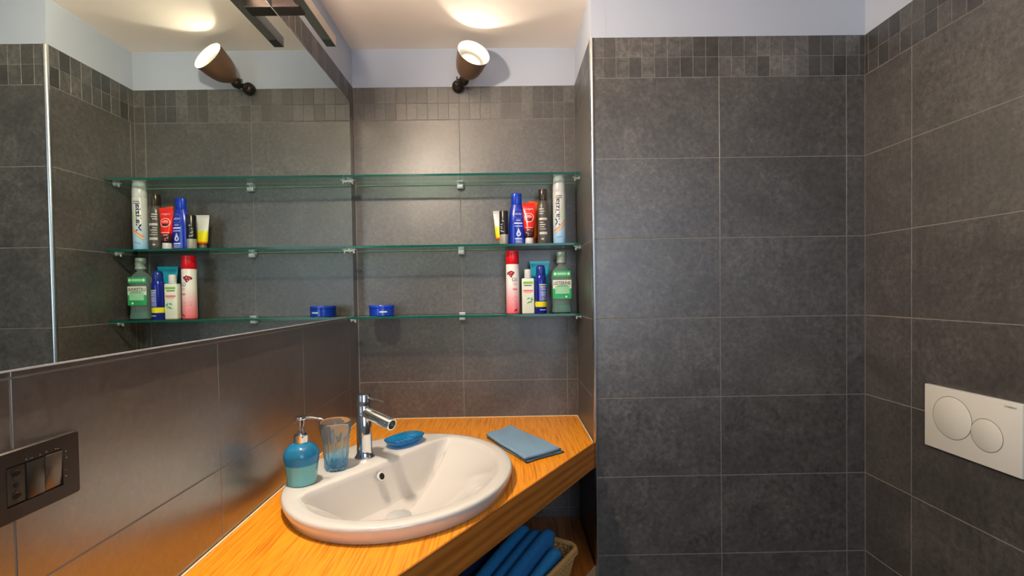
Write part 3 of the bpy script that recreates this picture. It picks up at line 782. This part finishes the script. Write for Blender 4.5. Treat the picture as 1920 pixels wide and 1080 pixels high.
# blue can
t = thing('deodorant_can', 'navy blue spray can with yellow band in front of the turquoise tube', 'spray can', (.6960, -.105, Z3))
nb = mat('navy_can', (26, 38, 140), .2, .3)
MB().lathe([(.0195, 0), (.0210, .003), (.0210, .118), (.0200, .130), (.0172, .137)], n=36).build('can', nb, t, smooth=True)
MB().lathe([(.0168, .137), (.0172, .138), (.0168, .160), (.0150, .170), (.010, .1745), (0, .1755)], n=36).build('cap', mat('navy_cap', (24, 48, 130), .25), t, smooth=True)
cm = cyl_map(.0210, 0, .25)
MB().lathe([(.0213, .024), (.0213, .043)], n=36, cap=False).build('yellow_band', mat('yellow_print', (226, 214, 20), .35), t, smooth=True, fix=False)
mb = MB(); patch(cm, -.012, .018, .046, .105, mb, 10); mb.build('lilac_panel', mat('lilac_print', (112, 122, 192), .4), t, fix=False)
cm2 = cyl_map(.0210, 0, .25, lift=.0008)
mb = MB(); patch(cm2, -.012, .018, .103, .106, mb, 10); mb.build('yellow_line', mat('yellow_line', (214, 224, 60), .35), t, fix=False)
mb = MB()
for z, x0, x1 in ((.094, -.008, .010), (.086, -.004, .010), (.074, -.006, .012), (.066, -.006, .010), (.050, .0, .002), (.054, .0, .002), (.012, -.010, .014)): patch(cm2, x0, x1, z, z + .003, mb, 6)
mb.build('label_lines', mat('light_lilac', (196, 204, 232), .4), t, fix=False)

# turquoise tube
t = thing('sun_cream_tube', 'turquoise tube standing on its cap behind the navy can', 'tube', (.6970, -.050, Z3))
squeeze_tube(t, .075, .193, mat('turquoise_tube', (20, 158, 190), .25), .0180, .024, mat('white_tube_cap', (222, 226, 228), .3), depth=.020)

# mouthwash
def mouthwash():
    t_ = thing('mouthwash_bottle', 'clear bottle of green mouthwash with grey cap at the niche corner', 'bottle', (.7745, -.080, Z3))
    N = 48
    def ring(a, b, z, p=3.2):
        o = []
        for k in range(N):
            q = 2 * PI * k / N; r = (abs(math.sin(q)) ** p + abs(math.cos(q)) ** p) ** (-1 / p); o.append((a * r * math.sin(q), -b * r * math.cos(q), z))
        return o
    def shell(rs):
        V = [p for r in rs for p in r]; F = []
        for i in range(len(rs) - 1):
            for k in range(N): F.append((i * N + k, i * N + (k + 1) % N, (i + 1) * N + (k + 1) % N, (i + 1) * N + k))
        F.append(tuple(reversed(range(N)))); F.append(tuple(range((len(rs) - 1) * N, len(rs) * N))); return MB().add(V, F)
    clear = mat('clear_green_plastic', (218, 240, 234), .03, 0, .86, 1.12)
    body = [(.031, .019, 0), (.0365, .0235, .003), (.0370, .0240, .012), (.0345, .0225, .022), (.0340, .0220, .045), (.0368, .0238, .052), (.0372, .0240, .060), (.0372, .024, .130), (.0360, .0235, .146), (.031, .021, .158), (.021, .017, .168), (.0125, .0125, .174), (.0125, .0125, .186)]
    shell([ring(a, b, z, 3.0 if z < .15 else 2.2) for a, b, z in body]).build('bottle', clear, t_, smooth=True)
    liq = [(.029, .017, .002), (.0348, .0215, .004), (.0350, .0222, .012), (.0325, .0205, .022), (.0325, .0205, .0305)]
    shell([ring(a, b, z, 3.0) for a, b, z in liq]).build('mouthwash_liquid', mat('teal_liquid', (6, 140, 124), .1, 0, .3, 1.2), t_, smooth=True)
    MB().lathe([(.0150, .181), (.0172, .183), (.0172, .190), (.0158, .192), (.0170, .196), (.0166, .221), (.0150, .2235), (0, .2240)], n=32).build('cap', mat('grey_clear_cap', (168, 182, 172), .25, 0, .3), t_, smooth=True)
    lm = lambda x, z: (x, -.0252 + .0014 * (x / .036) ** 2 * 6 * .35, z)
    def lab(name, x0, x1, z0, z1, m_, mb=None, dy=0):
        mb = MB(); patch(lambda x, z: (lm(x, z)[0], lm(x, z)[1] - dy, z), x0, x1, z0, z1, mb, 8); return mb.build(name, m_, t_, fix=False)
    G = mat('label_green', (32, 164, 92), .35)
    lab('green_label', -.0345, .0330, .052, .089, G)
    lab('cream_label', -.0345, .0330, .089, .120, mat('cream_label', (226, 232, 214), .4))
    lab('upper_label', -.0340, .0310, .132, .153, G)
    lab('upper_strip', -.019, .016, .138, .147, mat('mint_label', (150, 215, 170), .4), dy=.0005)
    lab('pale_panel', -.026, .026, .070, .099, mat('mint_panel', (150, 208, 168), .4), dy=.0004)
    mb = MB()
    for z in (.066, .061, .100, .096): patch(lambda x, z_: (x, lm(x, 0)[1] - .0008, z_), -.018, .020, z, z + .0016, mb, 6)
    mb.build('label_lines', mat('teal_print', (60, 130, 100), .4), t_, fix=False)
    mb = MB(); f3 = lambda x, z: (x, lm(x, 0)[1] - .0008, z)
    disc(f3, -.026, .1425, .0052, mb, 14); disc(f3, .023, .1425, .0050, mb, 14); disc(f3, .014, .0595, .004, mb, 12)
    mb.build('white_dots', mat('white_green_print', (205, 240, 215), .4), t_, fix=False)
    text_part('lettering', 'LISTERINE', .0125, BLK, t_, lambda x, z: (x - .001, lm(x, 0)[1] - .0010, z + .109), .006, width=.062)
mouthwash()

# blue jar
t = thing('cream_jar', 'low round dark blue cream tin alone at the left of the lowest shelf', 'jar', (.1135, -.082, Z3))
jb = mat('jar_blue', (16, 56, 176), .22, coat=.3)
MB().lathe([(.0430, 0), (.0450, .002), (.0450, .027)], n=56).build('tin', jb, t, smooth=True)
MB().lathe([(.0458, .0275), (.0462, .0282), (.0462, .037), (.0450, .0388), (0, .0390)], n=56).build('lid', mat('lid_blue', (18, 62, 186), .2, coat=.3), t, smooth=True)
cm = cyl_map(.0450, 0, .18)
mb = MB(); patch(cm, -.006, .021, .0125, .0175, mb, 10); mb.build('label_strip', mat('mint_strip', (190, 226, 208), .4), t, fix=False)

# ------------------------------------------------------------------ bell spotlight
def axis_mat(p, d):
    d = Vector(d).normalized(); return Matrix.Translation(p) @ d.to_track_quat('Z', 'Y').to_matrix().to_4x4()
def bell():
    t_ = thing('wall_spotlight', 'brown bell shaped spotlight with white inside above the niche tiles', 'lamp', (.400, -.0025, 2.105))
    # rosette on the wall
    m = axis_mat((0, .0, 0), (0, -1, 0))
    MB().lathe([(.0215, 0), (.0225, .002), (.0220, .016), (.0175, .024), (.009, .028), (.0085, .034), (0, .034)], n=32).xf(m).build('wall_rose', BRONZE_D, t_, smooth=True)
    mouth = Vector((.470, -.150, 2.164)) - Vector(t_.location); neck = Vector((.0256, -.0455, .007))
    ax = (mouth - neck).normalized(); Ln = (mouth - neck).length
    MB().tube([(.004, -.024, .001), neck * .9], .009, 14).build('arm', BRONZE_D, t_, smooth=True)
    MB().lathe([(0, -.020), (.012, -.018), (.0175, -.008), (.019, .0), (.0175, .008), (.014, .014)], n=28).xf(axis_mat(neck, ax)).build('knuckle', BRONZE_D, t_, smooth=True)
    side = ax.cross(Vector((0, 0, 1))).normalized()
    if side.x > 0: side = -side
    mb = MB().tube([neck + side * .014, neck + side * .027], .0028, 10).tube([neck + side * .027 + Vector((0, 0, -.008)), neck + side * .027 + Vector((0, 0, .009))], .0032, 10)
    mb.build('wing_screw', mat('steel_screw', (110, 112, 116), .3, .8), t_, smooth=True)
    m = axis_mat(neck, ax); n_ = 56
    R = .0585; k_ = Ln / .137
    outp = [(.014, .010), (.019, .018), (.027, .026), (.0375, .038), (.0455, .054), (.0502, .072), (.0540, .096), (R - .0008, Ln - .003), (R, Ln)]
    MB().lathe(outp, n=n_, cap=False).xf(m).build('bell_shade', BRONZE, t_, smooth=True)
    MB().lathe([(R, Ln + .0002), (R - .0018, Ln - .0008), (.0495, Ln - .034), (.0470, Ln - .036)], n=n_, cap=False).xf(m).build('white_lining', WHITE_IN, t_, smooth=True)
    MB().lathe([(.0470, Ln - .036), (.0400, Ln - .0372), (.0360, Ln - .0385), (.0350, Ln - .041), (.0300, Ln - .062), (.0220, Ln - .075), (.010, Ln - .080), (0, Ln - .080)], n=40, cap=False).xf(m).build('reflector', mat('grey_reflector', (150, 148, 138), .35, .6), t_, smooth=True)
    MB().lathe([(0, Ln - .079), (.008, Ln - .078), (.0105, Ln - .072), (.008, Ln - .066), (0, Ln - .064)], n=28).xf(m).build('bulb', mat('bulb_glow', (255, 248, 238), .5, emit=(255, 240, 220), es=LAMP_BULB / 10), t_, smooth=True)
bell()

# ------------------------------------------------------------------ mirror lamp bar
t = thing('mirror_lamp', 'square chrome lamp bar held off the top edge of the mirror', 'lamp', (0, 0, 0))
X0, X1, ZB, ZT2 = .067, .094, 2.034, 2.062
MB().box(X0, X1, -1.404, -.458, ZB, ZT2, ch=.0008).build('bar', mat('polished_bar', (214, 204, 198), .24, 1), t)
MB().box(X0 + .002, X1 - .002, -.500, -.460, ZB - .0006, ZB + .001).build('end_cap', mat('dark_end', (52, 62, 60), .35), t)
for ya in (-.66, -1.24):
    MB().box(.0070, X0 + .006, ya, ya + .040, ZB - .003, ZB + .026, ch=.0008).build('bracket', mat('bracket_dark', (104, 92, 90), .3, .9), t)
MB().tube([(X1 + .010, -.985, ZB - .004), (X1 + .010, -.875, ZB - .004)], .0055, 16).build('halogen_tube', mat('halogen_glow', (255, 225, 190), .5, emit=(255, 236, 212), es=LAMP_BAR / 100), t, smooth=True)
for ya in (-.995, -.875): MB().box(X1 - .004, X1 + .017, ya, ya + .010, ZB - .012, ZB + .004, ch=.001).build('tube_holder', WHITEB, t)

# ceiling globe added behind the camera to lift the overall light
t = thing('fill_globe', 'white glass fill globe added on the ceiling, behind the camera', 'lamp', (1.15, -2.1, 2.2545))
MB().lathe([(0, -.105), (.05, -.100), (.095, -.08), (.12, -.045), (.115, -.02), (.10, -.015)], n=40, cap=False).build('globe', mat('opal_fill_glow', (255, 250, 246), .4, emit=(232, 240, 255), es=FILL_GLOBE), t, smooth=True)
MB().lathe([(.105, -.016), (.108, -.001), (0, -.001)], n=40).build('fill_globe_rose', CHROME_S, t, smooth=True)

# ------------------------------------------------------------------ flush plate
def flush():
    t_ = thing('flush_plate', 'white dual flush plate with two round buttons on the right wall', 'flush plate', (XR - .0005, -.584, .981), -PI / 2)
    # local x along the wall towards the camera (0...246), local -y into the room
    t_.location = (XR - .0005, -.580, .981)
    MB().box(0, .247, -.0125, 0, -.082, .082, ch=.0016).build('plate', WHITEP, t_, smooth=True)
    for cx_, cz_, r_ in ((.0795, .009, .0535), (.1680, -.009, .0385)):
        m = Matrix.Translation((cx_, -.0125, cz_)) @ Matrix.Rotation(PI / 2, 4, 'X')
        b = MB().lathe([(r_ - .0010, -.001), (r_ - .0010, .0006), (r_ - .0022, .0014), (0, .0014)], n=56).xf(m).build('flush_button', WHITEP, t_, smooth=True)
        MB().lathe([(r_ - .0008, .00015), (r_ + .0006, .00015)], n=56, cap=False).xf(m).build('button_groove', mat('groove_grey', (120, 112, 98), .5), b, fix=False)
    text_part('lettering', 'GEBERIT', .0042, mat('grey_letter', (128, 120, 106), .5), t_, lambda x, z: (x + .222, -.0131, z + .070), 0, width=.028)
flush()

# ------------------------------------------------------------------ socket and switches on the left wall
def outlet():
    t_ = thing('switch_plate', 'dark wall plate with a socket and two rocker switches below the mirror', 'switch', (.0005, -1.231, 1.114), PI / 2)
    # local x: towards the niche is +, plate spans local x -.120 .. 0 ; local -y into the room
    pm = mat('graphite_plate', (58, 52, 48), .32, .55); km = mat('graphite_key', (74, 68, 60), .25, .6); hole = mat('socket_hole', (8, 7, 6), .7)
    fr = -.0085
    def rrect(x0, x1, z0, z1, r, n=5):
        o = []
        for cx_, cz_, a0 in ((x1 - r, z1 - r, 0), (x0 + r, z1 - r, PI / 2), (x0 + r, z0 + r, PI), (x1 - r, z0 + r, 1.5 * PI)):
            o += [(cx_ + r * math.cos(a0 + PI / 2 * i / n), cz_ + r * math.sin(a0 + PI / 2 * i / n)) for i in range(n + 1)]
        return o
    o1 = rrect(-.122, 0, -.0405, .0405, .004); o2 = rrect(-.1205, -.0015, -.039, .039, .003); h1 = rrect(-.0935, -.0245, -.0228, .0228, .001)
    n1 = len(o1); V = [(x, 0, z) for x, z in o1] + [(x, fr + .002, z) for x, z in o1] + [(x, fr, z) for x, z in o2] + [(x, fr, z) for x, z in h1] + [(x, -.001, z) for x, z in h1]
    F = [(r * n1 + k, r * n1 + (k + 1) % n1, (r + 1) * n1 + (k + 1) % n1, (r + 1) * n1 + k) for r in range(4) for k in range(n1)]
    MB().add(V, F).build('cover_plate', pm, t_, smooth=30)
    MB().box(-.0935, -.0245, -.003, 0, -.0228, .0228).build('recess', hole, t_)
    mb = MB().box(-.0925, -.0708, -.0075, -.002, -.0215, .0215, ch=.0008); s = mb.build('socket_module', km, t_)
    for z in (.0125, 0, -.0125):
        m = Matrix.Translation((-.0816, -.0078, z)) @ Matrix.Rotation(PI / 2, 4, 'X')
        MB().lathe([(.0030, -.0005), (.0030, .0004), (0, .0004)], n=16, sx=.85, sy=1.25 if z else .9).xf(m).build('socket_hole', hole, s)
        if z: MB().lathe([(.0032, .0002), (.0044, .0009), (.0046, .0002)], n=20, cap=False).xf(m).build('socket_collar', km, s, smooth=True)
    for x0, x1, tl in ((-.0700, -.0480, .0), (-.0472, -.0254, .0014)):
        mb = MB().box(x0, x1, -.0085, -.002, -.0215, .0215, ch=.0010)
        mb.v = [(x, y - tl * (z / .0215) * (1 if y < -.006 else 0) if True else y, z) for x, y, z in mb.v]
        mb.build('rocker_switch', km if tl == 0 else mat('light_key', (108, 98, 86), .25, .6), t_, smooth=True)
    rr = random.Random(4); mb = MB()
    for i in range(12):
        e = rr.random()
        x, z = ((-.020 + rr.uniform(-.0015, .0015), rr.uniform(-.022, .022)) if e < .5 else (rr.uniform(-.075, -.024), .0235 + rr.uniform(0, .003)))
        r_ = rr.uniform(.0003, .0008)
        mb.box(x - r_, x + r_, fr - .0005, fr + .0002, z - r_, z + r_)
    o = mb.build('plaster_crumbs', mat('crumbs', (150, 140, 130), .9), t_); tag(o, kind='stuff')
outlet()

# ------------------------------------------------------------------ basket with towels
def basket():
    m = mat('straw', (176, 140, 88), .8, bump=.8, bscale=300); m2 = mat('straw_dark', (150, 112, 64), .85, bump=.8, bscale=300)
    u = Vector((.55, .835, 0)).normalized(); w_ = Vector((-.835, .55, 0)).normalized()
    corner = Vector((.762, -.505, 0)); LU, LW = .40, .27
    c0 = corner - u * LU / 2 + w_ * LW / 2
    ang_ = math.atan2(u.y, u.x)
    t_ = thing('wicker_basket', 'square straw basket full of blue towels on the lower shelf', 'basket', (c0.x, c0.y, .4505), ang_)
    def rr_(hx, hy, r, z, wob=0, n=10, ph=0):
        pts = []
        for cx_, cy_, a0 in ((hx - r, hy - r, 0), (-hx + r, hy - r, PI / 2), (-hx + r, -hy + r, PI), (hx - r, -hy + r, 1.5 * PI)):
            for i in range(n + 1):
                a = a0 + PI / 2 * i / n; pts.append(Vector((cx_ + r * math.cos(a), cy_ + r * math.sin(a), z)))
        # densify
        out = []
        for i, p in enumerate(pts):
            q = pts[(i + 1) % len(pts)]; d = (q - p).length; k = max(1, int(d / .008))
            for j in range(k):
                out.append(p.lerp(q, j / k))
        L_ = len(out)
        for i, p in enumerate(out):
            d = Vector((p.x, p.y, 0)).normalized(); p += d * wob * (1 if (i + ph) % 2 else -1)
        return out
    H = .150; rows = 20
    mb = MB()
    for i in range(rows):
        f = i / (rows - 1); z = .004 + (H - .010) * f
        mb.tube(rr_(LU / 2 - .030 * (1 - f), LW / 2 - .030 * (1 - f), .03, z, .0022, ph=i), .0042, 6, closed=True)
    mb.build('woven_side', m, t_, smooth=True)
    mb = MB(); mb.tube(rr_(LU / 2 + .001, LW / 2 + .001, .03, H, .0008), .0075, 8, closed=True)
    mb.tube(rr_(LU / 2 + .004, LW / 2 + .004, .03, H - .009, .001), .005, 8, closed=True); mb.build('rim', m, t_, smooth=True)
    MB().box(-LU / 2 + .035, LU / 2 - .035, -LW / 2 + .035, LW / 2 - .035, .001, .006).build('base', m2, t_)
    # towels: folded lengths standing on edge, running along the basket
    labels = ['folded blue towel in the basket, nearest the basket edge', 'folded blue towel in the basket, second from the edge',
              'folded blue towel in the basket, third from the edge', 'folded blue towel in the basket, fourth from the edge',
              'folded blue towel in the basket, farthest under the counter', 'folded blue towel lying deepest in the basket']
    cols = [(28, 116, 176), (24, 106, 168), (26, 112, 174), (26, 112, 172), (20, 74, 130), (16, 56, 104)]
    ws = [-.103, -.068, -.033, .003, .040, .082]; tops = [.178, .212, .205, .213, .165, .16]; back = [.150, .176, .168, .160, .13, .12]
    for k in range(6):
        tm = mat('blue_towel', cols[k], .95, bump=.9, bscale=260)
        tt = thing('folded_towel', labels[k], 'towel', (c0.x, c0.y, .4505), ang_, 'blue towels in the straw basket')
        th_ = .0150; x0, x1 = -.16, back[k]; zt = tops[k]; V = []; F = []; NX, NP = 26, 18
        rr = random.Random(k)
        ph = rr.uniform(0, 6)
        for i in range(NX + 1):
            s = i / NX; x = x0 + (x1 - x0) * s
            drop = (1 - s) ** 1.3 * .060 + (max(0, (s - .86) / .14) ** 2) * .028
            endr = math.sqrt(max(.02, 1 - max(0, (s - .93) / .07) ** 2)) * math.sqrt(max(.02, 1 - max(0, (.05 - s) / .05) ** 2))
            zc_ = zt - drop - th_
            for j in range(NP):
                q = 2 * PI * j / NP
                yy = th_ * math.cos(q) * endr ; zz = th_ * math.sin(q) * endr
                if math.sin(q) > 0: z = zc_ + zz
                else: z = .010 + (0 if math.sin(q) < -.5 else (zc_ - .010) * (1 + math.sin(q) / .5 * 1))
                if math.sin(q) < -1e-3 and math.sin(q) >= -.5: z = .010 + (zc_ - .010) * (1 + math.sin(q) / .5)
                narrow = 1 if z > .1 else .82
                yo = ws[k] * (1 if z > .1 else .84)
                V.append((x * (1 if z > .1 else .88), yo + yy * narrow , max(.0075, z)))
        for i in range(NX):
            for j in range(NP): F.append((i * NP + j, i * NP + (j + 1) % NP, (i + 1) * NP + (j + 1) % NP, (i + 1) * NP + j))
        F.append(tuple(range(NP))); F.append(tuple(reversed(range(NX * NP, NX * NP + NP))))
        MB().add(V, F).build('cloth_fold', tm, tt, smooth='all')
basket()
